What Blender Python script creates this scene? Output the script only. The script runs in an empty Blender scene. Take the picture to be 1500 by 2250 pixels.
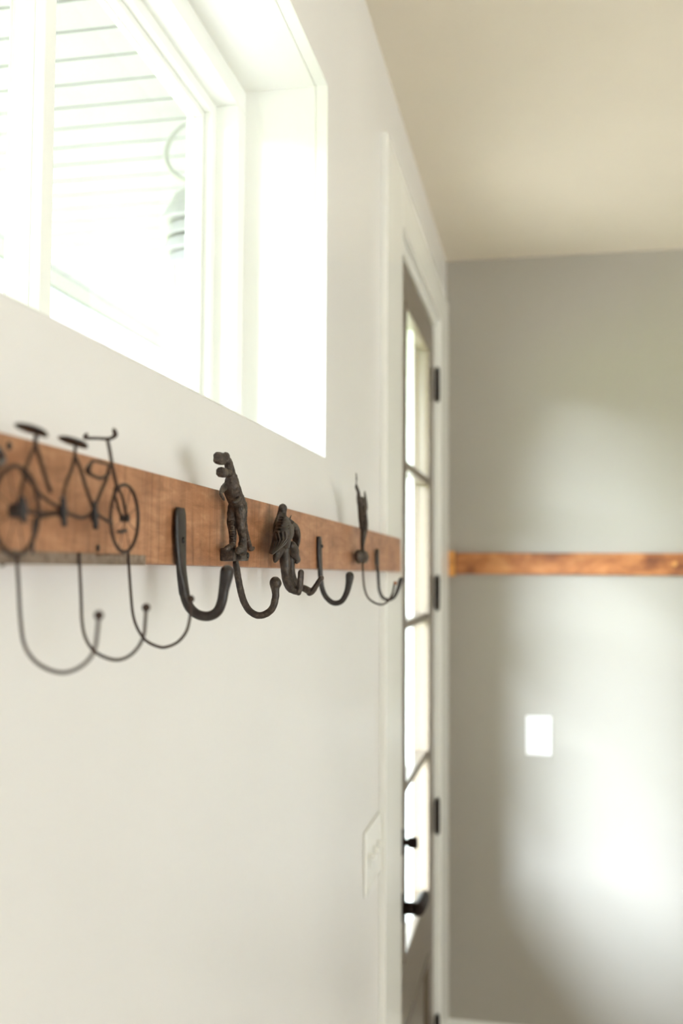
import bpy, bmesh, math, random
from mathutils import Vector, Matrix, noise

random.seed(7)
SC = bpy.context.scene
COL = SC.collection

# ------------------------------------------------------------------ camera
CAM = Vector((0.317, 0.0, 1.68))
YAW, PITCH, ROLL = math.radians(11.35), math.radians(3.2), 0.0055
LENS, SENSOR = 35.0, 24.0
FPX = LENS / SENSOR * 1500
FW = Vector((-math.sin(YAW) * math.cos(PITCH), math.cos(YAW) * math.cos(PITCH), math.sin(PITCH)))
_r = FW.cross(Vector((0, 0, 1))).normalized()
_u = _r.cross(FW)
RT = _r * math.cos(ROLL) + _u * math.sin(ROLL)
UP = _u * math.cos(ROLL) - _r * math.sin(ROLL)
cd = bpy.data.cameras.new('camera')
cam = bpy.data.objects.new('camera', cd)
COL.objects.link(cam)
m = Matrix.Identity(4)
for i in range(3):
    m[i][0], m[i][1], m[i][2], m[i][3] = RT[i], UP[i], -FW[i], CAM[i]
cam.matrix_world = m
cd.sensor_fit = 'HORIZONTAL'
cd.sensor_width = SENSOR
cd.sensor_height = 36
cd.lens = LENS
cd.clip_start = 0.02
cd.clip_end = 200
cd.dof.use_dof = True
cd.dof.focus_distance = 0.99
cd.dof.aperture_fstop = 4.0
SC.camera = cam

# ------------------------------------------------------------------ world, sun, exposure
SKY = 3.2
HAZE = 33.0
SUN = 38.0
w = bpy.data.worlds.new('sky')
SC.world = w
w.use_nodes = True
nt = w.node_tree
bg = nt.nodes['Background']
bg.inputs['Color'].default_value = (0.93, 0.97, 1.0, 1)
bg.inputs['Strength'].default_value = SKY


def sun_light(name, energy, angle, color, toward):
    sd = bpy.data.lights.new(name, 'SUN')
    sd.energy = energy
    sd.angle = math.radians(angle)
    sd.color = color
    so = bpy.data.objects.new(name, sd)
    COL.objects.link(so)
    so.rotation_euler = Vector(toward).normalized().to_track_quat('Z', 'Y').to_euler()


# high sun on the lawn, and the broad bright haze low in the sky that shines in through the door
sun_light('sun', SUN, 1.0, (1.0, 0.96, 0.88), (-0.42, -0.30, 1.0))
sun_light('bright_haze', HAZE, 38, (0.83, 0.93, 1.07), (-1.0, -1.48, 0.76))
vs = SC.view_settings
vs.view_transform = 'Standard'
vs.look = 'None'
vs.gamma = 1
vs.exposure = 0.24
vs.use_curve_mapping = False
cy = SC.cycles
cy.use_denoising = True
cy.max_bounces = 14
cy.diffuse_bounces = 8
cy.glossy_bounces = 4
cy.transparent_max_bounces = 16
cy.sample_clamp_indirect = 12


def portal(name, loc, normal, sx, sy):
    """daylight portal: guides sky sampling through a real opening, gives no light of its own"""
    l = bpy.data.lights.new(name, 'AREA')
    l.shape = 'RECTANGLE'
    l.size, l.size_y = sx, sy
    l.cycles.is_portal = True
    o = bpy.data.objects.new(name, l)
    COL.objects.link(o)
    o.location = loc
    o.rotation_euler = (-Vector(normal)).to_track_quat('Z', 'Y').to_euler()


# ------------------------------------------------------------------ picture measurements
def on_x(px, py, X):
    d = FW + RT * ((px - 750) / FPX) + UP * ((1125 - py) / FPX)
    return CAM + d * ((X - CAM.x) / d.x)


def on_y(px, py, Y):
    d = FW + RT * ((px - 750) / FPX) + UP * ((1125 - py) / FPX)
    return CAM + d * ((Y - CAM.y) / d.y)


# ------------------------------------------------------------------ materials
def mat(name, col, rough=0.5, metal=0.0, spec=0.5):
    m = bpy.data.materials.new(name)
    m.use_nodes = True
    b = m.node_tree.nodes['Principled BSDF']
    b.inputs['Base Color'].default_value = (*col, 1)
    b.inputs['Roughness'].default_value = rough
    b.inputs['Metallic'].default_value = metal
    b.inputs['Specular IOR Level'].default_value = spec
    return m


def nodes(m):
    return m.node_tree.nodes, m.node_tree.links, m.node_tree.nodes['Principled BSDF']


def coords(m, scale=(1, 1, 1), gen='Object'):
    N, L, B = nodes(m)
    tc = N.new('ShaderNodeTexCoord')
    mp = N.new('ShaderNodeMapping')
    mp.inputs['Scale'].default_value = scale
    L.new(tc.outputs[gen], mp.inputs['Vector'])
    return mp.outputs['Vector']


def ntex(m, vec, scale, detail=4, rough=0.5, dist=0.0):
    N, L, B = nodes(m)
    t = N.new('ShaderNodeTexNoise')
    t.inputs['Scale'].default_value = scale
    t.inputs['Detail'].default_value = detail
    t.inputs['Roughness'].default_value = rough
    t.inputs['Distortion'].default_value = dist
    L.new(vec, t.inputs['Vector'])
    return t.outputs['Fac']


def ramp(m, fac, stops):
    N, L, B = nodes(m)
    r = N.new('ShaderNodeValToRGB')
    e = r.color_ramp.elements
    while len(e) < len(stops):
        e.new(0.5)
    for k, (p, c) in enumerate(stops):
        e[k].position = p
        e[k].color = (*c, 1)
    L.new(fac, r.inputs['Fac'])
    return r.outputs['Color']


def bump(m, h, strength, dist, prev=None):
    N, L, B = nodes(m)
    b = N.new('ShaderNodeBump')
    b.inputs['Strength'].default_value = strength
    b.inputs['Distance'].default_value = dist
    L.new(h, b.inputs['Height'])
    if prev:
        L.new(prev, b.inputs['Normal'])
    L.new(b.outputs['Normal'], B.inputs['Normal'])
    return b.outputs['Normal']


def paint(name, col, rough=0.55, bs=0.12, var=0.03, scale=90):
    m = mat(name, col, rough)
    N, L, B = nodes(m)
    v = coords(m)
    f = ntex(m, v, 1.7, 3)
    c2 = tuple(min(1, x * (1 + var)) for x in col)
    c1 = tuple(x * (1 - var) for x in col)
    L.new(ramp(m, f, [(0.3, c1), (0.7, c2)]), B.inputs['Base Color'])
    bump(m, ntex(m, v, scale, 2), bs, 0.001)
    return m


M_WALL = paint('cream wall paint', (0.79, 0.775, 0.77), 0.30)
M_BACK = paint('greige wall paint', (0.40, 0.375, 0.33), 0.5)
M_CEIL = paint('ceiling paint', (0.84, 0.775, 0.66), 0.7)
M_TRIM = paint('white trim paint', (0.87, 0.87, 0.84), 0.25, 0.03)
M_VINYL = paint('white window vinyl', (0.88, 0.89, 0.86), 0.35, 0.02)
M_PLAST = mat('white switch plastic', (0.93, 0.93, 0.92), 0.3)
M_SLOT = mat('grey switch recess', (0.6, 0.6, 0.56), 0.5)
M_DOOR = paint('taupe door paint', (0.17, 0.135, 0.10), 0.30, 0.05)
M_BRONZE = mat('dark bronze hardware', (0.020, 0.012, 0.010), 0.5, 0.0, 0.12)
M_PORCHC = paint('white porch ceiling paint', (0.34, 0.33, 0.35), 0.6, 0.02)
M_GROOVE = mat('grey board groove', (0.06, 0.065, 0.07), 0.8)
M_LAMP = mat('flare-paled metal', (0.40, 0.39, 0.40), 0.5, 0.2)  # pale tone puts the window flare over the lantern into its colour


def make_wood(name, cols, rough, grain=(1, 1, 1), saw=1.0):
    """long grain runs along local Y"""
    m = mat(name, cols[1], rough)
    N, L, B = nodes(m)
    v = coords(m, grain)
    a = ntex(m, v, 9, 8, 0.62, 0.6)
    base = ramp(m, a, [(0.28, cols[0]), (0.5, cols[1]), (0.72, cols[2])])
    v2 = coords(m, (3, 95 * saw, 6))
    s = ntex(m, v2, 1.6, 5, 0.6, 0.2)
    v3 = coords(m, (2, 9, 22))
    k = ntex(m, v3, 1.2, 4)
    mx = N.new('ShaderNodeMixRGB')
    mx.blend_type = 'MULTIPLY'
    mx.inputs['Fac'].default_value = 0.75
    L.new(base, mx.inputs['Color1'])
    L.new(ramp(m, s, [(0.34, (0.62, 0.56, 0.5)), (0.52, (1, 1, 1))]), mx.inputs['Color2'])
    mx2 = N.new('ShaderNodeMixRGB')
    mx2.blend_type = 'MULTIPLY'
    mx2.inputs['Fac'].default_value = 0.8
    L.new(mx.outputs['Color'], mx2.inputs['Color1'])
    L.new(ramp(m, k, [(0.3, (0.6, 0.5, 0.42)), (0.55, (1, 1, 1))]), mx2.inputs['Color2'])
    L.new(mx2.outputs['Color'], B.inputs['Base Color'])
    b1 = bump(m, s, 0.5, 0.0008)
    b2 = bump(m, a, 0.35, 0.0006, b1)
    vf = coords(m, (260, 160, 260))
    bump(m, ntex(m, vf, 4, 3), 0.45, 0.0006, b2)
    return m


M_RAIL = make_wood('rough sawn brown wood', [(0.30, 0.135, 0.065), (0.43, 0.205, 0.105), (0.54, 0.295, 0.165)], 0.40, (14, 3.0, 14))
M_BRAIL = make_wood('orange brown rail wood', [(0.14, 0.035, 0.012), (0.50, 0.19, 0.06), (0.74, 0.36, 0.14)], 0.55, (1.0, 1, 1.5), 0.05)
M_BLOCK = make_wood('pale orange wood', [(0.70, 0.30, 0.07), (0.80, 0.38, 0.10), (0.85, 0.44, 0.14)], 0.55, (8, 1, 8), 0.3)


def iron(name, c0, c1, c2, rough, bs=0.7, sc=700, metal=0.55):
    m = mat(name, c1, rough, metal)
    N, L, B = nodes(m)
    v = coords(m)
    f = ntex(m, v, 160, 6, 0.65)
    L.new(ramp(m, f, [(0.3, c0), (0.52, c1), (0.74, c2)]), B.inputs['Base Color'])
    r = N.new('ShaderNodeMapRange')
    r.inputs['To Min'].default_value = rough - 0.12
    r.inputs['To Max'].default_value = rough + 0.15
    L.new(f, r.inputs['Value'])
    L.new(r.outputs['Result'], B.inputs['Roughness'])
    bump(m, ntex(m, v, sc, 4), bs, 0.0005)
    return m


M_IRON = iron('brown cast iron', (0.012, 0.007, 0.006), (0.042, 0.029, 0.022), (0.13, 0.10, 0.08), 0.40, 0.9, 700, 0.15)
M_IRON2 = iron('rough aged cast iron', (0.012, 0.007, 0.006), (0.058, 0.041, 0.032), (0.20, 0.155, 0.12), 0.44, 1.0, 900, 0.15)
M_FORGE = iron('dark forged iron', (0.008, 0.006, 0.006), (0.020, 0.014, 0.014), (0.05, 0.042, 0.04), 0.36, 0.5, 300, 0.0)
M_WIRE = iron('dark rust wire', (0.018, 0.008, 0.005), (0.042, 0.022, 0.015), (0.08, 0.045, 0.03), 0.5, 0.2, 700, 0.3)
M_BAR = iron('worn grey brown steel', (0.12, 0.075, 0.05), (0.25, 0.185, 0.14), (0.36, 0.29, 0.235), 0.5, 0.3, 700, 0.2)


def glass(name, tint):
    m = bpy.data.materials.new(name)
    m.use_nodes = True
    N, L = m.node_tree.nodes, m.node_tree.links
    N.remove(N['Principled BSDF'])
    out = N['Material Output']
    t = N.new('ShaderNodeBsdfTransparent')
    t.inputs['Color'].default_value = (*tint, 1)
    g = N.new('ShaderNodeBsdfGlossy')
    g.inputs['Roughness'].default_value = 0.02
    f = N.new('ShaderNodeFresnel')
    f.inputs['IOR'].default_value = 1.3
    mx = N.new('ShaderNodeMixShader')
    ge = N.new('ShaderNodeNewGeometry')
    k = N.new('ShaderNodeMath')
    k.operation = 'SUBTRACT'
    k.use_clamp = True
    L.new(f.outputs[0], k.inputs[0])
    L.new(ge.outputs['Backfacing'], k.inputs[1])
    L.new(k.outputs[0], mx.inputs[0])
    L.new(t.outputs[0], mx.inputs[1])
    L.new(g.outputs[0], mx.inputs[2])
    L.new(mx.outputs[0], out.inputs['Surface'])
    return m


M_GLASS = glass('clear glass', (0.97, 0.985, 0.975))
M_LOWE = glass('coated double glazing', (0.75, 0.76, 0.785))


# ------------------------------------------------------------------ mesh helpers
def box(bm, x0, x1, y0, y1, z0, z1):
    vs_ = [bm.verts.new((x, y, z)) for x in (x0, x1) for y in (y0, y1) for z in (z0, z1)]
    for f in ((0, 1, 3, 2), (4, 6, 7, 5), (0, 4, 5, 1), (2, 3, 7, 6), (0, 2, 6, 4), (1, 5, 7, 3)):
        bm.faces.new([vs_[i] for i in f])


def spline(pts, n=6):
    """Catmull-Rom through (x,y,z,r[,k]) rows"""
    P = [tuple(p) for p in pts]
    out = []
    for i in range(len(P) - 1):
        p0, p1, p2, p3 = P[max(i - 1, 0)], P[i], P[i + 1], P[min(i + 2, len(P) - 1)]
        for j in range(n):
            t = j / n
            out.append(tuple(0.5 * (2 * b + (c - a) * t + (2 * a - 5 * b + 4 * c - d) * t * t + (3 * b - a - 3 * c + d) * t ** 3)
                             for a, b, c, d in zip(p0, p1, p2, p3)))
    out.append(P[-1])
    return out


def tube(bm, pts, sides=12, n=6, flat=None, smooth=True, closed=False):
    """pts: (Vector, radius) rows; flat=(axis, factor) widens the section along axis"""
    rows = [(p.x, p.y, p.z, r) for p, r in pts]
    if closed:
        rows = rows + [rows[0]]
    if smooth and not closed:
        rows = spline(rows, n)
    C = [Vector(r[:3]) for r in rows]
    R = [max(r[3], 1e-5) for r in rows]
    if not closed:
        # rounded ends
        for end in (0, 1):
            a, b = (C[0], C[1]) if end == 0 else (C[-1], C[-2])
            d = (a - b).normalized()
            r = R[0] if end == 0 else R[-1]
            cap = [(a + d * r * math.sin(t), r * math.cos(t)) for t in (0.5, 1.0, 1.4)]
            if end == 0:
                C = [c for c, _ in reversed(cap)] + C
                R = [q for _, q in reversed(cap)] + R
            else:
                C = C + [c for c, _ in cap]
                R = R + [q for _, q in cap]
    n_ = None
    rings = []
    for i, c in enumerate(C):
        t = (C[min(i + 1, len(C) - 1)] - C[max(i - 1, 0)])
        if closed and i in (0, len(C) - 1):
            t = C[1] - C[-2]
        t.normalize()
        if n_ is None:
            n_ = t.orthogonal().normalized()
        n_ = (n_ - t * n_.dot(t)).normalized()
        b = t.cross(n_)
        ring = []
        for k in range(sides):
            a = 2 * math.pi * k / sides
            off = (n_ * math.cos(a) + b * math.sin(a)) * R[i]
            if flat:
                ax, f = flat
                off = off + ax * off.dot(ax) * (f - 1)
            ring.append(bm.verts.new(c + off))
        rings.append(ring)
    for a, b in zip(rings, rings[1:]):
        for k in range(sides):
            bm.faces.new((a[k], a[(k + 1) % sides], b[(k + 1) % sides], b[k]))
    if not closed:
        bm.faces.new(list(reversed(rings[0])))
        bm.faces.new(rings[-1])


def ball(bm, c, r, rot=None, seg=16):
    if not hasattr(r, '__len__'):
        r = (r, r, r)
    M = Matrix.Translation(c) @ (rot or Matrix.Identity(4)) @ Matrix.Diagonal((*r, 1))
    bmesh.ops.create_uvsphere(bm, u_segments=seg, v_segments=seg // 2 + 2, radius=1, matrix=M)


def cyl(bm, c, axis, r, h, seg=20, r2=None):
    q = Vector(axis).normalized().to_track_quat('Z', 'Y').to_matrix().to_4x4()
    bmesh.ops.create_cone(bm, cap_ends=True, segments=seg, radius1=r, radius2=r if r2 is None else r2, depth=h,
                          matrix=Matrix.Translation(c) @ q)


def obj(name, bm, material, parent=None, bevel=0.0, smooth=False, seg=2):
    bmesh.ops.recalc_face_normals(bm, faces=bm.faces)
    me = bpy.data.meshes.new(name)
    bm.to_mesh(me)
    bm.free()
    me.materials.append(material)
    o = bpy.data.objects.new(name, me)
    COL.objects.link(o)
    if parent:
        o.parent = parent
        o.matrix_parent_inverse = Matrix.Translation(-parent.location)
    if smooth:
        for p in me.polygons:
            p.use_smooth = True
    if bevel:
        b = o.modifiers.new('bevel', 'BEVEL')
        b.width = bevel
        b.segments = seg
        b.limit_method = 'ANGLE'
    return o


def organic(name, bm, material, parent, voxel, smooth=3, rough=0.0, rscale=300):
    """fuse overlapping volumes into one continuous cast surface"""
    o = obj(name, bm, material, parent)
    r = o.modifiers.new('fuse', 'REMESH')
    r.mode = 'VOXEL'
    r.voxel_size = voxel
    if smooth:
        s = o.modifiers.new('soften', 'SMOOTH')
        s.factor = 0.5
        s.iterations = smooth
    dg = bpy.context.evaluated_depsgraph_get()
    me = bpy.data.meshes.new_from_object(o.evaluated_get(dg))
    o.modifiers.clear()
    o.data = me
    me.name = name
    if not me.materials:
        me.materials.append(material)
    for p in me.polygons:
        p.use_smooth = True
    if rough:
        nrm = [v.normal.copy() for v in me.vertices]
        for v, n_ in zip(me.vertices, nrm):
            q = v.co * rscale
            v.co += n_ * rough * (noise.noise(q) + 0.5 * noise.noise(q * 2.1))
    return o


def struct(name, bm, material, parent=None, bevel=0.0, smooth=False):
    o = obj(name, bm, material, parent, bevel, smooth)
    if parent is None:
        o['kind'] = 'structure'
    return o


def empty(name, loc, kind=None):
    o = bpy.data.objects.new(name, None)
    COL.objects.link(o)
    o.empty_display_size = 0.02
    o.location = loc
    if kind:
        o['kind'] = kind
    return o


def tag(o, label, cat, group=None):
    o['label'] = label
    o['category'] = cat
    if group:
        o['group'] = group
    return o


def thing(name, loc, label, cat, group=None):
    return tag(empty(name, loc), label, cat, group)


B = bmesh.new

# ------------------------------------------------------------------ room shell
RX, RY0, RY1, CH = 3.7, -2.6, 3.40, 2.74
T = 0.22                      # thickness of the outer left wall
WY0, WY1, WZ0, WZ1 = 0.37, 1.452, 1.843, 2.418      # window opening
DY0, DY1, DZ = 2.20, 3.075, 2.455                     # door opening

b = B()
box(b, -T, 0, RY0 - 0.1, WY0, 0, CH)
box(b, -T, 0, WY0, WY1, 0, WZ0)
box(b, -T, 0, WY0, WY1, WZ1, CH)
box(b, -T, 0, WY1, DY0, 0, CH)
box(b, -T, 0, DY0, DY1, DZ, CH)
box(b, -T, 0, DY1, RY1 + 0.15, 0, CH)
struct('wall_left', b, M_WALL)
b = B()
box(b, 0, RX + 0.15, RY1, RY1 + 0.15, 0, CH)
struct('wall_back', b, M_BACK)
# right wall with a broad window opening, rear wall with another: where the rest of the room's daylight comes from
b = B()
R0, R1, RZ0, RZ1 = -2.2, 1.5, 0.55, 2.45
box(b, RX, RX + 0.15, RY0, R0, 0, CH)
box(b, RX, RX + 0.15, R1, RY1, 0, CH)
box(b, RX, RX + 0.15, R0, R1, 0, RZ0)
box(b, RX, RX + 0.15, R0, R1, RZ1, CH)
struct('wall_right', b, M_WALL)
b = B()
Q0, Q1, QZ0, QZ1 = 2.1, 3.1, 1.0, 2.1
box(b, 0, Q0, RY0 - 0.1, RY0, 0, CH)
box(b, Q1, RX + 0.15, RY0 - 0.1, RY0, 0, CH)
box(b, Q0, Q1, RY0 - 0.1, RY0, 0, QZ0)
box(b, Q0, Q1, RY0 - 0.1, RY0, QZ1, CH)
struct('wall_front', b, M_WALL)
b = B()
box(b, -T, RX + 0.15, RY0 - 0.1, RY1 + 0.15, CH, CH + 0.12)
struct('ceiling', b, M_CEIL)
M_FLOOR = make_wood('pale oak floor', [(0.42, 0.33, 0.23), (0.52, 0.42, 0.30), (0.60, 0.50, 0.37)], 0.4, (6, 1, 1), 0.05)
b = B()
box(b, -T, RX + 0.15, RY0 - 0.1, RY1 + 0.15, -0.1, 0)
struct('floor', b, M_FLOOR)

b = B()
box(b, 0.0, RX, RY1 - 0.015, RY1, 0, 0.175)
box(b, 0.0, RX, RY1 - 0.010, RY1, 0.175, 0.19)
struct('baseboard_back', b, M_TRIM, bevel=0.003)
b = B()
box(b, 0, 0.013, RY0, 1.97, 0, 0.175)
box(b, 0, 0.009, RY0, 1.97, 0.175, 0.19)
struct('baseboard_left', b, M_TRIM, bevel=0.003)


def plain_window(name, axis, a0, a1, z0, z1, pos):
    w_ = empty(name, (pos if axis == 'x' else (a0 + a1) / 2, (a0 + a1) / 2 if axis == 'x' else pos, z0), 'structure')

    def bb(bm, u0, u1, v0, v1, t=0.03):
        if axis == 'x':
            box(bm, pos - t, pos + t, u0, u1, v0, v1)
        else:
            box(bm, u0, u1, pos - t, pos + t, v0, v1)
    f = B()
    bb(f, a0, a1, z0, z0 + 0.05)
    bb(f, a0, a1, z1 - 0.05, z1)
    for k in range(4):
        u = a0 + (a1 - a0 - 0.05) * k / 3
        bb(f, u, u + 0.05, z0 + 0.05, z1 - 0.05)
    obj('frame', f, M_VINYL, w_, 0.004)
    g = B()
    bb(g, a0 + 0.05, a1 - 0.05, z0 + 0.05, z1 - 0.05, 0.003)
    obj('glass', g, M_GLASS, w_)


plain_window('window_2', 'x', R0, R1, RZ0, RZ1, RX + 0.09)
plain_window('window_3', 'y', Q0, Q1, QZ0, QZ1, RY0 - 0.05)
portal('portal_right', (RX + 0.16, (R0 + R1) / 2, (RZ0 + RZ1) / 2), (-1, 0, 0), RZ1 - RZ0, R1 - R0)
portal('portal_front', ((Q0 + Q1) / 2, RY0 - 0.11, (QZ0 + QZ1) / 2), (0, 1, 0), Q1 - Q0, QZ1 - QZ0)
portal('portal_window', (-T - 0.01, (WY0 + WY1) / 2, (WZ0 + WZ1) / 2), (1, 0, 0), WZ1 - WZ0, WY1 - WY0)
portal('portal_door', (-T - 0.01, (DY0 + DY1) / 2, 1.5), (1, 0, 0), 2.0, DY1 - DY0)

# ------------------------------------------------------------------ window above the hooks
win = empty('window_1', (-0.1, 0.91, WZ0), 'structure')


def ring(bm, x0, x1, y0, y1, z0, z1, t):
    box(bm, x0, x1, y0, y1, z0, z0 + t)
    box(bm, x0, x1, y0, y1, z1 - t, z1)
    box(bm, x0, x1, y0, y0 + t, z0 + t, z1 - t)
    box(bm, x0, x1, y1 - t, y1, z0 + t, z1 - t)


b = B()
ring(b, -0.0165, 0.0006, WY0 - 0.0, WY1 + 0.0, WZ0 - 0.0, WZ1 + 0.0, 0.0012)
obj('corner_bead', b, M_TRIM, win)
b = B()
ring(b, -0.131, -0.0185, WY0, WY1, WZ0, WZ1, 0.0012)
obj('jamb_liner', b, M_TRIM, win)
FY0, FY1, FZ0, FZ1 = WY0, WY1, WZ0, WZ1
b = B()
ring(b, -0.169, -0.130, FY0, FY1, FZ0, FZ1, 0.036)
ring(b, -0.215, -0.169, FY0, FY1, FZ0, FZ1, 0.030)
obj('window_frame', b, M_VINYL, win, 0.0015)


def sash(y0, y1, xf, gx):
    s = B()
    ring(s, xf - 0.012, xf, y0, y1, FZ0 + 0.031, FZ1 - 0.031, 0.022)
    ring(s, gx, xf - 0.012, y0, y1, FZ0 + 0.031, FZ1 - 0.031, 0.032)
    o = obj('sash', s, M_VINYL, win, 0.0012)
    g = B()
    box(g, gx + 0.004, gx + 0.008, y0 + 0.030, y1 - 0.030, FZ0 + 0.055, FZ1 - 0.055)
    obj('pane', g, M_LOWE, win)
    q = B()
    ring(q, gx + 0.008, gx + 0.010, y0 + 0.031, y1 - 0.031, FZ0 + 0.062, FZ1 - 0.062, 0.003)
    obj('glazing_gasket', q, M_TRIM, o)


sash(0.890, FY1 - 0.033, -0.166, -0.200)
sash(FY0 + 0.033, 0.935, -0.190, -0.214)

# ------------------------------------------------------------------ door in the left wall
CT = 0.014
b = B()
box(b, 0, CT, 1.97, DY0, 0, 2.572)
struct('trim_1', b, M_TRIM, bevel=0.002)
b = B()
box(b, 0, CT, DY0, DY1, DZ, 2.572)
struct('trim_2', b, M_TRIM, bevel=0.002)
b = B()
box(b, 0, CT, DY1, 3.328, 0, 2.572)
struct('trim_3', b, M_TRIM, bevel=0.002)
door = empty('door_1', (-0.02, 2.63, 0), 'structure')
b = B()
box(b, -T, 0.0, DY0, 2.215, 0, DZ)
box(b, -T, 0.0, 3.040, DY1, 0, DZ)
box(b, -T, 0.0, 2.215, 3.040, 2.425, DZ)
box(b, -0.075, -0.055, 2.215, 2.235, 0.02, 2.425)
box(b, -0.075, -0.055, 3.020, 3.040, 0.02, 2.425)
obj('jamb', b, M_TRIM, door, 0.0015)
LX0, LX1 = -0.050, -0.006
LY0, LY1, LZ0, LZ1 = 2.22, 3.036, 0.02, 2.42
GY0, GY1, GZ0, GZ1 = 2.392, 2.905, 0.75, 2.33
b = B()
box(b, LX0, LX1, LY0, GY0, LZ0, LZ1)
box(b, LX0, LX1, GY1, LY1, LZ0, LZ1)
box(b, LX0, LX1, GY0, GY1, GZ1, LZ1)
box(b, LX0, LX1, GY0, GY1, 0.58, GZ0)
box(b, LX0, LX1, GY0, GY1, LZ0, 0.26)
obj('leaf_frame', b, M_DOOR, door, 0.002)
b = B()
box(b, LX0 + 0.012, LX1 - 0.014, GY0, GY1, 0.26, 0.58)
box(b, LX1 - 0.016, LX1 - 0.006, GY0 + 0.05, GY1 - 0.05, 0.31, 0.53)
obj('bottom_panel', b, M_DOOR, door, 0.006)
b = B()
ring(b, LX1 - 0.014, LX1 + 0.004, GY0 - 0.004, GY1 + 0.004, 0.256, 0.584, 0.018)
ring(b, LX1 - 0.018, LX1 + 0.003, GY0 - 0.004, GY1 + 0.004, GZ0 - 0.004, GZ1 + 0.004, 0.014)
obj('molding', b, M_DOOR, door, 0.003)
b = B()
box(b, -0.031, -0.025, GY0, GY1, GZ0, GZ1)
obj('door_glass', b, M_GLASS, door)
ys = [GZ0 + (GZ1 - GZ0) * k / 4 for k in (1, 2, 3)]
for z in ys:
    b = B()
    box(b, -0.046, LX1 - 0.002, GY0, GY1, z - 0.011, z + 0.011)
    obj('muntin', b, M_DOOR, door, 0.003)
b = B()
box(b, -0.036, -0.019, 2.660 - 0.008, 2.660 + 0.008, GZ0, GZ1)
obj('muntin', b, M_TRIM, door, 0.002)
for z in (2.245, 1.605, 0.935, 0.30):
    b = B()
    cyl(b, (0.006, 3.041, z), (0, 0, 1), 0.0075, 0.094)
    for s in (-1, 1):
        cyl(b, (0.006, 3.041, z + s * 0.050), (0, 0, 1), 0.006, 0.008)
    box(b, -0.004, 0.0015, 3.040, 3.066, z - 0.046, z + 0.046)
    obj('hinge', b, M_BRONZE, door, 0.001, False)
b = B()
cyl(b, (-0.001, 2.305, 0.905), (1, 0, 0), 0.031, 0.010, 32)
cyl(b, (0.020, 2.305, 0.905), (1, 0, 0), 0.014, 0.036, 20)
tube(b, [(Vector((0.038, 2.300, 0.905)), 0.015), (Vector((0.041, 2.34, 0.906)), 0.015), (Vector((0.040, 2.40, 0.902)), 0.0135),
         (Vector((0.038, 2.435, 0.893)), 0.010)], 14)
obj('lever_handle', b, M_BRONZE, door, 0, True)
b = B()
cyl(b, (-0.001, 2.305, 1.052), (1, 0, 0), 0.029, 0.010, 32)
cyl(b, (0.010, 2.305, 1.052), (1, 0, 0), 0.008, 0.016, 20)
box(b, 0.014, 0.036, 2.300, 2.311, 1.040, 1.064)
obj('deadbolt', b, M_BRONZE, door, 0.001)
b = B()
box(b, -T, 0.0, 2.215, 3.040, 0.0, 0.018)
obj('threshold', b, M_BRONZE, door, 0.003)

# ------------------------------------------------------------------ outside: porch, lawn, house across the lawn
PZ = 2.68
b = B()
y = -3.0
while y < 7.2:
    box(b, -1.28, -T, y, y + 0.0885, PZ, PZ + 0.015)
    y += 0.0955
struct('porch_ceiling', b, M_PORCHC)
b = B()
box(b, -1.42, -T, -3.1, 7.3, PZ + 0.006, PZ + 0.16)
struct('porch_roof', b, M_GROOVE)
b = B()
box(b, -1.385, -1.28, -3.1, 7.3, PZ - 0.005, PZ + 0.006)
struct('porch_beam', b, paint('pale grey beam paint', (0.25, 0.245, 0.26), 0.6), bevel=0.002)
M_DECK = paint('grey concrete', (0.30, 0.30, 0.29), 0.7)
b = B()
box(b, -1.55, -T, -3.1, 7.3, -0.25, -0.03)
struct('porch_floor', b, M_DECK)
M_SIDE = paint('white lap siding', (0.80, 0.81, 0.80), 0.6)
b = B()
box(b, -T, 0.0, RY1 + 0.15, 7.3, -0.2, 2.9)
struct('wall_outside', b, M_SIDE)
M_GRASS = mat('lawn grass', (0.16, 0.30, 0.035), 0.9)
N, L, Bs = nodes(M_GRASS)
L.new(ramp(M_GRASS, ntex(M_GRASS, coords(M_GRASS), 1.5, 6), [(0.3, (0.20, 0.30, 0.025)), (0.7, (0.29, 0.41, 0.05))]), Bs.inputs['Base Color'])
b = B()
box(b, -4.2, -1.56, -30, 30, -0.25, -0.22)
struct('neutral_bounce_strip', b, M_DECK)  # unseen grey strip added to keep green lawn bounce off the porch ceiling
# unseen block added to keep the low haze off the window jamb
b = B()
box(b, -0.88, -T, -3.1, 0.30, -0.2, PZ)
struct('haze_blocker', b, M_SIDE)
b = B()
box(b, -60, RX, -60, 60, -0.35, -0.25)
o = struct('ground', b, M_GRASS)
b = B()
box(b, RX, 60, -60, 60, -0.35, -0.25)
struct('neutral_bounce_right', b, M_DECK)  # unseen grey ground added so daylight bouncing into the room isn't green
b = B()
box(b, -T, RX, -14, RY0 - 0.1, -0.25, -0.20)
struct('neutral_bounce_front', b, M_DECK)  # more added grey ground, keeping the rear window's bounce neutral

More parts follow.
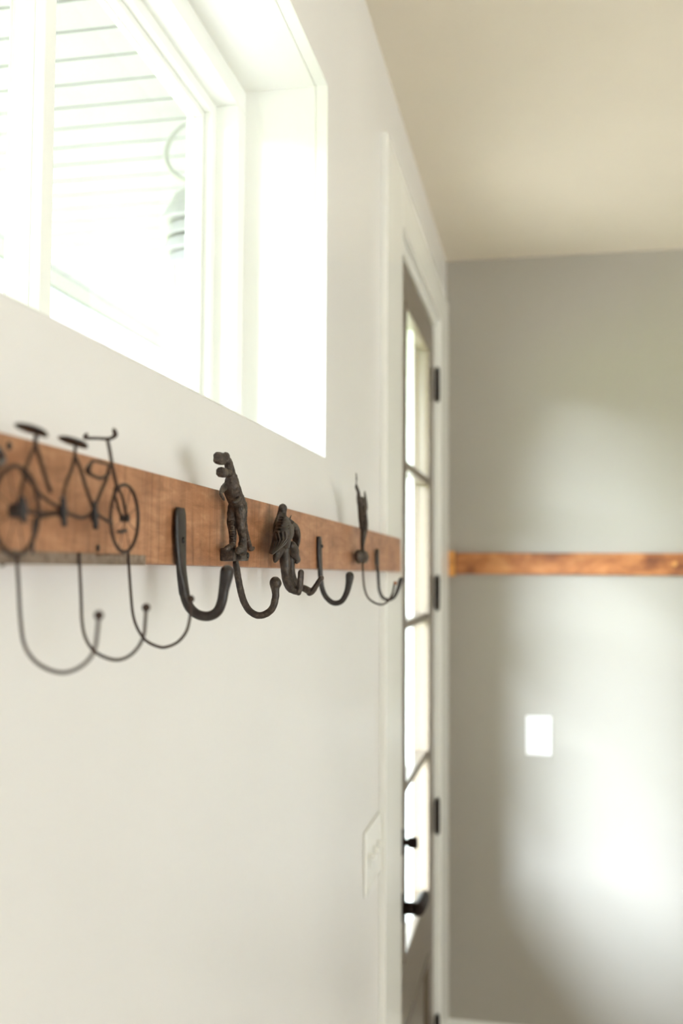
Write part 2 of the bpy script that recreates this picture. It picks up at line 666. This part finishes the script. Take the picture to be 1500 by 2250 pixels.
# exterior wall lantern beside the door, seen through the window
lx, ly = -0.405, 2.0
lan = thing('wall_lantern', (-T, ly, 2.1), 'flare-paled outdoor wall lantern with a curved scroll arm, seen through the window', 'lantern')
b = B()
box(b, -T - 0.015, -T, ly - 0.045, ly + 0.045, 2.30, 2.58)
obj('back_plate', b, M_LAMP, lan, 0.004)
b = B()
pts = []
for k in range(13):
    a = math.radians(20 + 25 * k * 0.92)
    pts.append((Vector((lx + 0.072 * math.cos(a), ly, 2.575 + 0.066 * math.sin(a))), 0.0048))
tube(b, pts, 10, 3)
tube(b, [(Vector((-T - 0.01, ly, 2.50)), 0.005), (Vector((-0.30, ly, 2.52)), 0.005), (Vector((lx, ly, 2.51)), 0.005)], 10)
obj('scroll_arm', b, M_LAMP, lan, 0, True)
b = B()
for r, z, h in ((0.030, 2.49, 0.03), (0.060, 2.462, 0.03), (0.080, 2.43, 0.035), (0.070, 2.395, 0.03), (0.076, 2.36, 0.03), (0.068, 2.33, 0.03)):
    cyl(b, (lx, ly, z), (0, 0, 1), r, h, 28, r * 0.82)
obj('hood', b, M_LAMP, lan, 0.004, False)
b = B()
cyl(b, (lx, ly, 2.23), (0, 0, 1), 0.050, 0.17, 24, 0.062)
obj('lantern_glass', b, M_GLASS, lan)
b = B()
cyl(b, (lx, ly, 2.135), (0, 0, 1), 0.055, 0.02, 24, 0.058)
for k in range(6):
    a = k * math.pi / 3
    tube(b, [(Vector((lx + 0.056 * math.cos(a), ly + 0.056 * math.sin(a), 2.14)), 0.003),
             (Vector((lx + 0.064 * math.cos(a), ly + 0.064 * math.sin(a), 2.32)), 0.003)], 6, 1)
obj('cage', b, M_LAMP, lan)

# ------------------------------------------------------------------ rails
RF = 0.024                                     # face of the hook rail, measured from the wall
rail = thing('hook_rail', (0, 1.2, 1.70), 'long rough-sawn brown board on the cream wall under the window, carrying the iron hooks', 'rail')
b = B()
ye, yb = 2.101, 0.30
drop = -0.0073                                  # the board hangs a little out of level
prof = [(0.0005, yb), (0.0005, 1.968), (CT + 0.0005, 1.968), (CT + 0.0005, ye), (RF, ye), (RF, yb)]


def railz(y):
    return 1.7555 + drop * (y - 0.3)


lo = [b.verts.new((x, y, railz(y) - 0.0705)) for x, y in prof]
hi = [b.verts.new((x, y, railz(y))) for x, y in prof]
b.faces.new(lo)
b.faces.new(list(reversed(hi)))
for i in range(len(prof)):
    j = (i + 1) % len(prof)
    b.faces.new((lo[i], lo[j], hi[j], hi[i]))
obj('board', b, M_RAIL, rail, 0.0009)

brail = thing('wall_rail', (0.5, RY1, 1.69), 'orange-brown wooden rail running across the grey back wall', 'rail')
b = B()
box(b, 0.034, 3.2, RY1 - 0.020, RY1 - 0.0005, 1.661, 1.732)
obj('board', b, M_BRAIL, brail, 0.002)
b = B()
box(b, 0.001, 0.031, RY1 - 0.030, RY1 - 0.0005, 1.653, 1.738)
o = obj('end_block', b, M_BLOCK, brail, 0.002)
o['label'] = 'paler orange block closing the rail at the corner'
for x in (0.74, 1.5, 2.3):
    b = B()
    cyl(b, (x, RY1 - 0.021, 1.698), (0, 1, 0), 0.007, 0.004)
    obj('screw_plug', b, M_BLOCK, brail)

# ------------------------------------------------------------------ switch plates
sw = thing('switch_plate', (0.305, RY1, 1.06), 'white switch plate on the grey back wall below the wooden rail', 'switch')
b = B()
box(b, 0.2637, 0.3473, RY1 - 0.006, RY1 - 0.0003, 1.0645, 1.1926)
obj('plate', b, M_PLAST, sw, 0.0035, seg=3)
b = B()
box(b, 0.289, 0.322, RY1 - 0.0085, RY1 - 0.005, 1.095, 1.162)
obj('rocker', b, M_PLAST, sw, 0.001)

sw = thing('triple_switch_plate', (0, 1.875, 1.09), 'cream three-gang toggle switch plate on the left wall beside the door trim', 'switch')
b = B()
box(b, 0.0003, 0.006, 1.792, 1.964, 1.088, 1.204)
obj('plate', b, M_TRIM, sw, 0.003, seg=3)
for k in range(3):
    yy = 1.832 + 0.046 * k
    b = B()
    box(b, 0.004, 0.0072, yy - 0.006, yy + 0.006, 1.133, 1.159)
    sl = obj('switch_collar', b, M_SLOT, sw)
    b = B()
    box(b, 0.006, 0.017, yy - 0.004, yy + 0.004, 1.146, 1.156)
    obj('toggle', b, M_TRIM, sl, 0.001)


def screw(parent, p, r, axis=(1, 0, 0), material=None):
    s = B()
    ball(s, p, (r * 0.45, r, r))
    o = obj('screw', s, material or M_FORGE, parent, 0, True)
    return o


AY = Vector((0, 1, 0))

# ------------------------------------------------------------------ tandem bicycle hook
BX = 0.046


def P(px, py, X=BX):
    return on_x(px, py, X)


bike = thing('tandem_bicycle_hook', P(170, 1225, RF), 'wall hook with a wire tandem bicycle above a flat bar and three thin ball-tipped hooks', 'hook')


def wheel(name, cx, cy_, rpx, X, hub):
    c = P(cx, cy_, X)
    top = P(cx, cy_ - rpx, X)
    r = top.z - c.z
    pts = [(c + Vector((0, math.cos(a) * r, math.sin(a) * r)), 0.00125) for a in [2 * math.pi * k / 40 for k in range(40)]]
    s = B()
    tube(s, pts, 8, closed=True)
    o = obj(name, s, M_WIRE, bike, 0, True)
    s = B()
    for k in range(4):
        a = math.pi * k / 4 + 0.4
        d = Vector((0, math.cos(a), math.sin(a))) * r
        tube(s, [(c - d, 0.00028), (c + d, 0.00028)], 6, 1)
    obj('spokes', s, M_WIRE, o)
    s = B()
    cyl(s, c, (1, 0, 0), hub, 0.006, 16)
    obj('hub', s, M_FORGE, o, 0.0003)
    return c, r


fc, fr = wheel('wheel', 274, 1139, 74, BX, 0.0024)
rc, rr = wheel('wheel', 36, 1122, 98, BX, 0.0040)

b = B()
tr = 0.00105


def link(pts, r=tr, bm=None, n=4):
    tube(bm, [(P(*p[:2], *(p[2:3] or (BX,))), r) for p in pts], 8, n)


link([(80, 955), (78, 975), (88, 1010), (100, 1050), (111, 1080)], 0.00125, b)          # rear seat tube
link([(78, 975), (66, 1005), (55, 1040), (38, 1118)], 0.0010, b)                          # rear stays
link([(48, 1036), (70, 1062), (92, 1090), (140, 1122)], 0.0012, b)
link([(166, 978), (164, 1000), (158, 1030), (142, 1072), (138, 1120)], 0.0010, b)         # middle tubes
link([(166, 1005), (178, 1035), (190, 1075), (204, 1115)], 0.0012, b)
link([(206, 1118), (220, 1085), (234, 1050), (240, 1025)], 0.0012, b)                     # down tube
link([(38, 1120), (90, 1128), (140, 1126), (180, 1138), (206, 1124)], 0.0012, b)          # lower tube
link([(80, 1140), (110, 1132), (140, 1128)], 0.0009, b)
link([(206, 1124), (228, 1140), (246, 1150)], 0.0011, b)
tube(b, [(P(236, 965), 0.0012), (P(241, 990), 0.0012), (P(246, 1020), 0.0012), (P(252, 1050), 0.0013), (P(258, 1075), 0.0013)], 8)
for dx in (-0.0022, 0.0022):                                                               # fork legs
    tube(b, [(P(256, 1070), 0.0012), (P(259, 1085) + Vector((dx, 0, 0)), 0.0010), (fc + Vector((dx, 0, 0)), 0.0010)], 8)
frame_o = obj('frame', b, M_WIRE, bike, 0, True)

b = B()
tube(b, [(P(240, 1040), 0.0012), (P(222, 1051), 0.0011), (P(200, 1043), 0.0013), (P(193, 1034), 0.0019), (P(199, 1020), 0.0013), (P(204, 1013), 0.0010), (P(222, 1016), 0.0009), (P(240, 1021), 0.0009)], 8)
obj('rear_handlebar', b, M_WIRE, bike, 0, True)
b = B()
hy = P(238, 964).y
tube(b, [(on_y(190, 955, hy - 0.004), 0.0012), (on_y(187, 962, hy), 0.0012), (on_y(215, 963, hy), 0.0010), (on_y(238, 964, hy), 0.0012),
         (on_y(251, 959, hy), 0.0014), (on_y(253, 953, hy), 0.0017), (on_y(250, 945, hy - 0.003), 0.0013)], 8)
obj('handlebar', b, M_WIRE, bike, 0, True)
for (sx, sy) in ((68, 943), (160, 970)):
    c = P(sx, sy)
    s = B()
    ball(s, c, (0.0085, 0.0105, 0.0017), Matrix.Rotation(math.radians(-9), 4, 'X') @ Matrix.Rotation(math.radians(8), 4, 'Y'), 20)
    ball(s, c + Vector((0.001, 0.007, -0.0008)), (0.0035, 0.0090, 0.0014), Matrix.Rotation(math.radians(-9), 4, 'X'), 16)
    obj('saddle', s, M_FORGE, bike, 0, True)
for (sx, y0_, y1_) in ((138, 1098, 1152), (207, 1108, 1158), (49, 1098, 1142)):
    s = B()
    tube(s, [(P(sx, y0_, BX + 0.003), 0.0019), (P(sx + 3, y1_, BX + 0.003), 0.0019)], 8, 1)
    cyl(s, P(sx, (y0_ + y1_) / 2, BX + 0.001), (1, 0, 0), 0.0042, 0.002, 18)
    obj('crank', s, M_FORGE, bike, 0, False)
b = B()
tube(b, [(P(258, 1168), 0.0009), (P(266, 1168), 0.0013), (P(276, 1166), 0.0013)], 8, 2)
obj('pedal', b, M_FORGE, bike, 0, True)
b = B()
tube(b, [(P(76, 1140), 0.0009), (P(74, 1170), 0.0009), (P(72, 1214), 0.0009)], 8, 2)
obj('kickstand', b, M_FORGE, bike, 0, True)
# flat bar low on the board
y0_, y1_ = on_x(-45, 1226, RF).y, on_x(312, 1226, RF).y
zt = on_x(200, 1216, RF + 0.003).z
b = B()
box(b, RF + 0.0002, RF + 0.0030, y0_, y1_, zt - 0.0075, zt)
box(b, RF + 0.0030, BX + 0.001, fc.y - 0.002, fc.y + 0.002, zt - 0.0015, zt)
box(b, RF + 0.0030, BX + 0.001, rc.y - 0.002, rc.y + 0.002, zt - 0.0015, zt)
tube(b, [(Vector((BX, fc.y, zt - 0.001)), 0.001), (Vector((BX, fc.y, fc.z - fr)), 0.001)], 8, 1)
bar = obj('mounting_bar', b, M_BAR, bike, 0.0004)
for px in (5, 215):
    screw(bar, on_x(px, 1204 if px > 100 else 1236, RF + 0.0002), 0.0025)
screw(bike, on_x(20, 980, RF), 0.0026)
b = B()
tube(b, [(P(-4, 985, 0.030), 0.0014), (P(2, 1000, 0.034), 0.0022), (P(6, 1015, 0.038), 0.0018), (P(-8, 1024, BX), 0.0014)], 8)
obj('rear_grip', b, M_FORGE, bike, 0, True)

WIRES = (
    [(38, 1216), (38, 1240), (41, 1290), (45, 1360), (53, 1415), (74, 1450), (104, 1470), (138, 1478), (170, 1469), (196, 1448), (209, 1422), (214, 1385), (217, 1352)],
    [(174, 1216), (175, 1240), (178, 1310), (180, 1365), (187, 1400), (204, 1428), (230, 1444), (258, 1450), (284, 1441), (304, 1421), (316, 1395), (319, 1365), (321, 1335)],
    [(282, 1214), (283, 1240), (287, 1300), (292, 1350), (302, 1381), (320, 1407), (345, 1420), (364, 1422), (390, 1411), (409, 1388), (417, 1358), (418, 1335), (419, 1316)],
)
for pts in WIRES:
    Y0 = on_x(pts[1][0], pts[1][1], RF + 0.0045).y
    s = B()
    tube(s, [(on_y(x, y, Y0), 0.00105) for x, y in pts], 10, 5)
    h = obj('wire_hook', s, M_WIRE, bike, 0, True)
    s = B()
    ball(s, on_y(pts[-1][0], pts[-1][1], Y0), 0.0027)
    obj('ball_tip', s, M_WIRE, h, 0, True)


# ------------------------------------------------------------------ the three forged J hooks
def j_hook(name, label, shank, rod, Y, width, screws, grp='forged J hooks on the brown rail'):
    """shank: (px, py, half thickness) rows on the board; rod: (px, py, radius, flatness) rows"""
    top = on_y(shank[0][0], shank[0][1], Y)
    t = thing(name, Vector((RF, Y, top.z - 0.09)), label, 'hook', grp)
    s = B()
    rows = [(on_y(x, y, Y), r, f) for x, y, r, f in shank + rod]
    full = spline([(p.x, p.y, p.z, r, f) for p, r, f in rows], 6)
    # keep the shank just proud of the board
    prev = None
    rings = []
    nrm = None
    for i, q in enumerate(full):
        c = Vector(q[:3])
        a = Vector(full[max(i - 1, 0)][:3])
        d = Vector(full[min(i + 1, len(full) - 1)][:3])
        tg = (d - a).normalized()
        bn = AY
        nn = tg.cross(bn).normalized()
        ring_ = []
        for k in range(16):
            an = 2 * math.pi * k / 16
            ca, sa = math.cos(an), math.sin(an)
            e = 0.62 if q[4] > 1.3 else 0.95
            ca = math.copysign(abs(ca) ** e, ca)
            sa = math.copysign(abs(sa) ** e, sa)
            ring_.append(s.verts.new(c + nn * ca * q[3] + bn * sa * q[3] * q[4]))
        rings.append(ring_)
    for a, c in zip(rings, rings[1:]):
        for k in range(16):
            s.faces.new((a[k], a[(k + 1) % 16], c[(k + 1) % 16], c[k]))
    s.faces.new(list(reversed(rings[0])))
    # round the tip
    q = full[-1]
    tg = (Vector(q[:3]) - Vector(full[-2][:3])).normalized()
    last = rings[-1]
    c0 = Vector(q[:3])
    for st in (0.45, 0.9, 1.25):
        nr = [s.verts.new(c0 + tg * q[3] * math.sin(st) + (v.co - c0) * math.cos(st)) for v in rings[-1]]
        for k in range(16):
            s.faces.new((last[k], last[(k + 1) % 16], nr[(k + 1) % 16], nr[k]))
        last = nr
    s.faces.new(last)
    obj('hook_bar', s, M_FORGE, t, 0, True)
    for px, py, r in screws:
        pt = on_x(px, py, RF + 0.0065)
        screw(t, Vector((pt.x, Y + 0.001, pt.z)), r)
    return t


YA = 0.772
j_hook('forged_hook', 'thick dark forged J hook with a flared tip, beside the tandem bicycle hook',
       [(396, 1116, 0.0019, 4.0), (396, 1130, 0.0022, 4.8), (396, 1170, 0.0023, 4.8), (397, 1210, 0.0023, 4.2), (398, 1245, 0.0026, 3.0)],
       [(401, 1275, 0.0033, 1.9), (406, 1308, 0.0039, 1.3), (416, 1334, 0.0040, 1.0), (434, 1350, 0.0040, 1), (457, 1354, 0.0040, 1),
        (477, 1344, 0.0041, 1), (487, 1322, 0.0041, 1), (492, 1294, 0.0043, 1.05), (497, 1268, 0.0052, 1.15), (499, 1256, 0.0055, 1.2)],
       YA, 0.02, [(404, 1187, 0.0030)])
YB = 1.298
j_hook('forged_hook', 'dark forged J hook between the winged figure hook and the two-pronged hook',
       [(701, 1179, 0.0020, 3.2), (701.5, 1190, 0.0023, 4.0), (702, 1220, 0.0024, 3.8), (703, 1243, 0.0026, 2.6)],
       [(704, 1268, 0.0030, 1.7), (708, 1294, 0.0034, 1.1), (717, 1313, 0.0035, 1), (733, 1325, 0.0036, 1), (750, 1321, 0.0036, 1),
        (761, 1303, 0.0039, 1), (766, 1284, 0.0046, 1), (768, 1269, 0.0056, 1.05), (768, 1265, 0.0056, 1.05)],
       YB, 0.02, [(706, 1200, 0.0026)])
YC = 1.765
j_hook('forged_hook', 'small dark forged J hook nearest the door, last on the brown rail',
       [(829, 1206, 0.0024, 3.0), (829, 1220, 0.0026, 4.0), (829, 1240, 0.0026, 3.6), (830, 1256, 0.0026, 1.4)],
       [(831, 1275, 0.0026, 1.2), (833, 1296, 0.0026, 1.1), (840, 1312, 0.0028, 1), (853, 1318, 0.0028, 1), (866, 1311, 0.0030, 1),
        (875, 1292, 0.0036, 1), (879, 1278, 0.0042, 1), (881, 1273, 0.0040, 1)],
       YC, 0.02, [])

# ------------------------------------------------------------------ dinosaur hook
dino = thing('dinosaur_hook', on_x(520, 1238, RF), 'cast iron standing dinosaur with open jaws above a single curved hook', 'hook')
S = 0.000430
b = B()


def W(px, py, X, rpx):
    return (on_x(px, py, max(X - 0.003, 0.0270)), rpx * S)


def box8(bm, c, hx, hy, hz):
    """blunt block with cut corners"""
    k = 0.55
    rings_ = []
    for dy, f in ((-1, 0.72), (-0.7, 1), (0.7, 1), (1, 0.8)):
        rings_.append([bm.verts.new(c + Vector((hx * f * x, hy * dy, hz * f * z))) for x, z in
                       ((1, k), (k, 1), (-k, 1), (-1, k), (-1, -k), (-k, -1), (k, -1), (1, -k))])
    for p, q in zip(rings_, rings_[1:]):
        for i in range(8):
            bm.faces.new((p[i], p[(i + 1) % 8], q[(i + 1) % 8], q[i]))
    bm.faces.new(rings_[0])
    bm.faces.new(rings_[-1])



# neck, head and jaws
tube(b, [W(512, 1058, .042, 13), W(508, 1046, .042, 11), W(506, 1034, .042, 10), W(503, 1023, .042, 9.5), W(500, 1013, .042, 9), W(493, 1008, .042, 9), W(486, 1007, .042, 10)], 14)
box8(b, on_x(483, 1007.5, .039), 0.0044, 0.0075, 0.0052)
ball(b, on_x(497, 1003, .042), (0.0028, 0.0062, 0.0040))           # brow ridges
ball(b, on_x(493, 1001, .036), (0.0022, 0.0080, 0.0022))
tube(b, [W(507, 1036, .042, 9), W(498, 1038, .042, 8), W(490, 1038, .042, 8.5)], 12)
box8(b, on_x(488, 1038, .039), 0.0042, 0.0065, 0.0042)
# torso
tube(b, [W(509, 1050, .042, 13), W(509, 1060, .042, 16), W(510, 1074, .042, 19), W(515, 1090, .042, 18.5), W(521, 1104, .042, 19), W(523, 1117, .042, 19), W(524, 1127, .042, 14)], 18)
# arms
tube(b, [W(495, 1068, .037, 8), W(488, 1077, .037, 6), W(485, 1085, .038, 3.5), W(489, 1093, .040, 4), W(492, 1098, .040, 2)], 8)
tube(b, [W(521, 1074, .048, 6), W(526, 1090, .048, 5.2), W(520, 1101, .049, 4), W(512, 1104, .049, 2.4)], 8)
# legs: near one by the board, the other further out
tube(b, [W(514, 1112, .038, 13), W(510, 1130, .037, 11.5), W(508.5, 1150, .037, 10.5), W(511, 1170, .037, 9), W(511, 1188, .037, 8), W(510, 1200, .037, 8)], 12)
tube(b, [W(511, 1199, .037, 8), W(503, 1203, .037, 7.5), W(497, 1206, .037, 6)], 8)
tube(b, [W(526, 1118, .045, 13), W(529, 1138, .046, 11), W(529, 1160, .046, 9.5), W(533, 1180, .046, 8.5), W(533, 1198, .046, 10), W(532, 1212, .046, 10.5)], 12)
tube(b, [W(530, 1206, .046, 9), W(523, 1210, .046, 8)], 8)
# tail
tube(b, [W(530, 1108, .038, 13), W(535, 1122, .034, 9), W(537, 1145, .031, 6), W(541, 1170, .029, 5.5), W(547, 1194, .028, 5.5), W(551, 1206, .028, 6), W(557, 1204, .028, 3.5)], 10)
# scales along the legs and back
for k in range(9):
    p, r = W(508 + k * 0.3, 1146 + k * 5.2, .0375, 7.2)
    ball(b, p + Vector((0.0012, -0.0014, 0)), (0.0030, 0.0026, 0.0008), None, 10)
body = organic('body', b, M_IRON2, dino, 0.00055, 1, 0.00035, 420)
b = B()
for (px, py, X) in ((500, 1001, .0435), (493, 1001, .0355)):
    ball(b, on_x(px, py, X), 0.0011, None, 10)
obj('eyes', b, M_FORGE, body, 0, True)
b = B()
for k in range(4):
    for s_ in (-1, 1):
        p = on_x(482 + 5 * k, 1016, .039) + Vector((s_ * 0.0027, 0, 0))
        cyl(b, p, (0, 0, -1), 0.0007, 0.0022, 6, 0.0001)
obj('teeth', b, M_IRON2, body)
# base block on the board
b = B()
ya = 0.886
z1, z0 = on_y(495, 1205, ya).z, on_y(500, 1233, ya).z
yd = ya + 0.048
box(b, RF + 0.0003, 0.0370, ya, ya + 0.014, z0, z1 + 0.0005)
box(b, RF + 0.0003, 0.0410, ya + 0.014, ya + 0.027, z0 + 0.001, z1 - 0.001)
box(b, RF + 0.0003, 0.0370, ya + 0.027, yd, z0 + 0.001, z1 - 0.0025)
cyl(b, Vector(((RF + 0.0370) / 2, yd, (z0 + z1) / 2 - 0.001)), (1, 0, 0), (z1 - z0) / 2 - 0.0015, 0.0370 - RF, 20)
obj('base_block', b, M_IRON2, dino, 0.0010)
screw(dino, Vector((0.0373, yd - 0.001, (z0 + z1) / 2)), 0.0028)
YD = 0.910
b = B()
hp = [(517, 1228, 6), (519, 1245, 8.0), (523, 1270, 8.0), (529, 1300, 8.2), (537, 1325, 8.2), (549, 1343, 8.2), (566, 1352, 8.2), (584, 1349, 8.2), (599, 1335, 8.4),
      (605, 1312, 8.6), (605, 1298, 9.2), (604, 1286, 12), (605, 1279, 13)]
tube(b, [(on_y(x, y, YD), r * 0.00041) for x, y, r in hp], 16, 6)
ball(b, on_y(605, 1281, YD), (0.0059, 0.0059, 0.0060))
organic('curved_hook', b, M_IRON, dino, 0.0006, 3, 0.0002, 300)

# ------------------------------------------------------------------ winged figure hook
wing = thing('winged_figure_hook', on_x(622, 1225, RF), 'cast iron winged bird-like figure whose two bent legs turn up as hooks', 'hook')
S2 = 0.00051


def V(px, py, X, rpx):
    return (on_x(px, py, X), rpx * S2)


b = B()
tube(b, [V(621, 1119, .040, 9), V(619, 1128, .040, 10), V(618, 1138, .040, 12), V(618, 1155, .041, 18), V(620, 1172, .042, 20), V(622, 1188, .041, 17), V(625, 1200, .040, 12)], 18)
ball(b, on_x(621, 1118, .041), (0.0048, 0.0065, 0.0058))
tube(b, [V(628, 1138, .045, 4), V(637, 1144, .047, 4), V(644, 1148, .049, 3)], 8)
tube(b, [V(640, 1132, .047, 1.2), V(637, 1140, .047, 2), V(641, 1150, .048, 3)], 8)
body = organic('body', b, M_IRON, wing, 0.0007, 2, 0.0002, 300)
# folded near wing: a thick curved shell hugging the body, ridged with feathers
b = B()
outline_l = [(611, 1134), (607, 1146), (602, 1162), (599, 1178), (597, 1190), (593, 1204), (590, 1216)]
outline_r = [(633, 1136), (642, 1146), (646, 1160), (646, 1172), (643, 1182), (628, 1196), (600, 1219)]
nU, nV = 30, 44


def interp(L_, t):
    t *= len(L_) - 1
    i = min(int(t), len(L_) - 2)
    f = t - i
    return (L_[i][0] * (1 - f) + L_[i + 1][0] * f, L_[i][1] * (1 - f) + L_[i + 1][1] * f)


grid = []
for layer in (0, 1):
    g = []
    for j in range(nV + 1):
        t = j / nV
        a, c = interp(outline_l, t), interp(outline_r, t)
        row = []
        for i in range(nU + 1):
            u = i / nU
            px, py = a[0] * (1 - u) + c[0] * u, a[1] * (1 - u) + c[1] * u
            bul = math.sin(math.pi * min(max(u, 0), 1)) ** 0.6
            X = 0.034 + 0.011 * u + 0.010 * bul * (0.55 + 0.45 * math.sin(math.pi * min(1, t * 0.9 + 0.1)))
            if t < 0.42:
                rid = math.sin(2 * math.pi * (t * 13 + 0.5 * u * u))
            else:
                rid = 0.6 * math.sin(2 * math.pi * (u * 5.5 - (t - 0.42) * 6.0 * (1 - u) + 3.0))
            rid = math.copysign(abs(rid) ** 0.7, rid)
            if layer == 0:
                X += 0.0009 * rid * min(1, 5 * u, 5 * (1 - u), 8 * t + 0.2, 4.5 * (1 - t) + 0.15)
            else:
                X -= 0.0035
            row.append(b.verts.new(on_x(px, py, X)))
        g.append(row)
    grid.append(g)
for layer in (0, 1):
    g = grid[layer]
    for j in range(nV):
        for i in range(nU):
            b.faces.new((g[j][i], g[j][i + 1], g[j + 1][i + 1], g[j + 1][i]))
for j in range(nV):
    for i in (0, nU):
        b.faces.new((grid[0][j][i], grid[0][j + 1][i], grid[1][j + 1][i], grid[1][j][i]))
for i in range(nU):
    for j in (0, nV):
        b.faces.new((grid[0][j][i], grid[0][j][i + 1], grid[1][j][i + 1], grid[1][j][i]))
obj('near_wing', b, M_IRON, wing, 0, True)
b = B()
tube(b, [V(634, 1150, .036, 9), V(646, 1160, .036, 11), V(650, 1174, .036, 11), V(651, 1190, .036, 9), V(652, 1202, .036, 5)], 12)
tube(b, [V(650, 1164, .040, 5), V(655, 1180, .040, 4), V(655, 1198, .040, 2)], 8)
organic('far_wing', b, M_IRON, wing, 0.0007, 1)
b = B()
tube(b, [V(620, 1200, .038, 9), V(612, 1212, .038, 10), V(607, 1224, .037, 8), V(604, 1233, .037, 4)], 10, flat=(AY, 1.8))
tube(b, [V(640, 1198, .040, 10), V(646, 1210, .041, 11.5), V(650, 1221, .041, 8), V(655, 1230, .040, 6), V(651, 1236, .040, 4)], 10, flat=(AY, 1.8))
organic('tail_feathers', b, M_IRON, wing, 0.0007, 1)
YW = 1.060
b = B()


def H(px, py, Y, rpx):
    return (on_y(px, py, Y), rpx * S2)


tube(b, [H(627, 1200, YW, 9), H(625, 1216, YW, 11), H(626, 1236, YW, 11.5), H(627, 1256, YW, 10), H(631, 1276, YW, 11), H(639, 1291, YW, 11), H(649, 1298, YW, 8.5)], 14)
tube(b, [H(656, 1303, YW, 5.5), H(659, 1290, YW, 6.5), H(660, 1272, YW, 6.8), H(661, 1258, YW, 6.8)], 8, 6, (AY, 1.5))
tube(b, [H(645, 1299, YW, 7), H(656, 1304, YW, 5)], 8)
organic('hook_leg', b, M_IRON, wing, 0.0006, 1, 0.0002)
YW2 = 1.115
b = B()
tube(b, [H(634, 1200, YW2, 7), H(637, 1215, YW2, 9), H(640, 1232, YW2, 8), H(641, 1250, YW2, 7), H(644, 1270, YW2, 7.5), H(655, 1288, YW2, 7.5), H(668, 1293, YW2, 8), H(680, 1299, YW2, 8)], 14, 6, (AY, 1.4))
tube(b, [H(680, 1303, YW2, 7), H(687, 1298, YW2, 7), H(695, 1286, YW2, 6), H(702, 1275, YW2, 6), H(706, 1270, YW2, 6)], 8, 6, (AY, 1.5))
organic('hook_leg', b, M_IRON, wing, 0.0006, 1, 0.0002)

# ------------------------------------------------------------------ two-pronged hook
pron = thing('two_pronged_figure_hook', on_x(793, 1223, RF), 'tall slim cast iron figure with two upright prongs and a thin wire hook', 'hook')
S3 = 0.00074


def U(px, py, X, rpx):
    return (on_x(px, py, X), rpx * S3)


b = B()
tube(b, [U(782, 1040, .040, 1.2), U(783, 1052, .040, 1.8), U(782.5, 1062, .040, 1.2), U(783, 1070, .040, 3.5), U(787, 1082, .040, 3.8), U(788, 1095, .040, 5), U(791, 1108, .040, 7)], 10)
tube(b, [U(801, 1080, .040, 1.6), U(802, 1092, .040, 3), U(802, 1105, .040, 5), U(802, 1118, .040, 6)], 10)
tube(b, [U(794, 1098, .040, 7), U(796, 1115, .040, 9), U(798, 1135, .040, 9.2), U(800, 1155, .040, 8.6), U(799, 1170, .040, 7.5), U(797, 1184, .039, 6), U(796, 1200, .039, 4.8), U(797, 1214, .038, 4.5)], 14)
tube(b, [U(788, 1100, .040, 4), U(791, 1130, .038, 5), U(793, 1160, .037, 4)], 10)
body = organic('figure', b, M_IRON, pron, 0.0008, 2, 0.0003, 260)
b = B()
ball(b, on_x(788, 1223, .034), (0.0075, 0.0125, 0.0115))
organic('base_lobe', b, M_IRON2, pron, 0.0009, 2, 0.0003, 260)
b = B()
ball(b, on_x(801, 1224, .037), (0.0065, 0.0120, 0.0100))
organic('base_lobe', b, M_IRON2, pron, 0.0009, 2, 0.0003, 260)
YF = on_x(797, 1238, 0.034).y
b = B()
hp = [(797, 1232), (797, 1245), (798, 1270), (801, 1295), (809, 1314), (824, 1325), (840, 1328), (852, 1321), (860, 1308), (864, 1295), (866, 1284)]
tube(b, [(on_y(x, y, YF), 0.00155) for x, y in hp], 10, 5)
h = obj('wire_hook', b, M_WIRE, pron, 0, True)
b = B()
ball(b, on_y(868, 1281, YF), 0.0030)
o = obj('ball_tip', b, mat('copper brown tip', (0.30, 0.12, 0.05), 0.4, 0.5), h, 0, True)
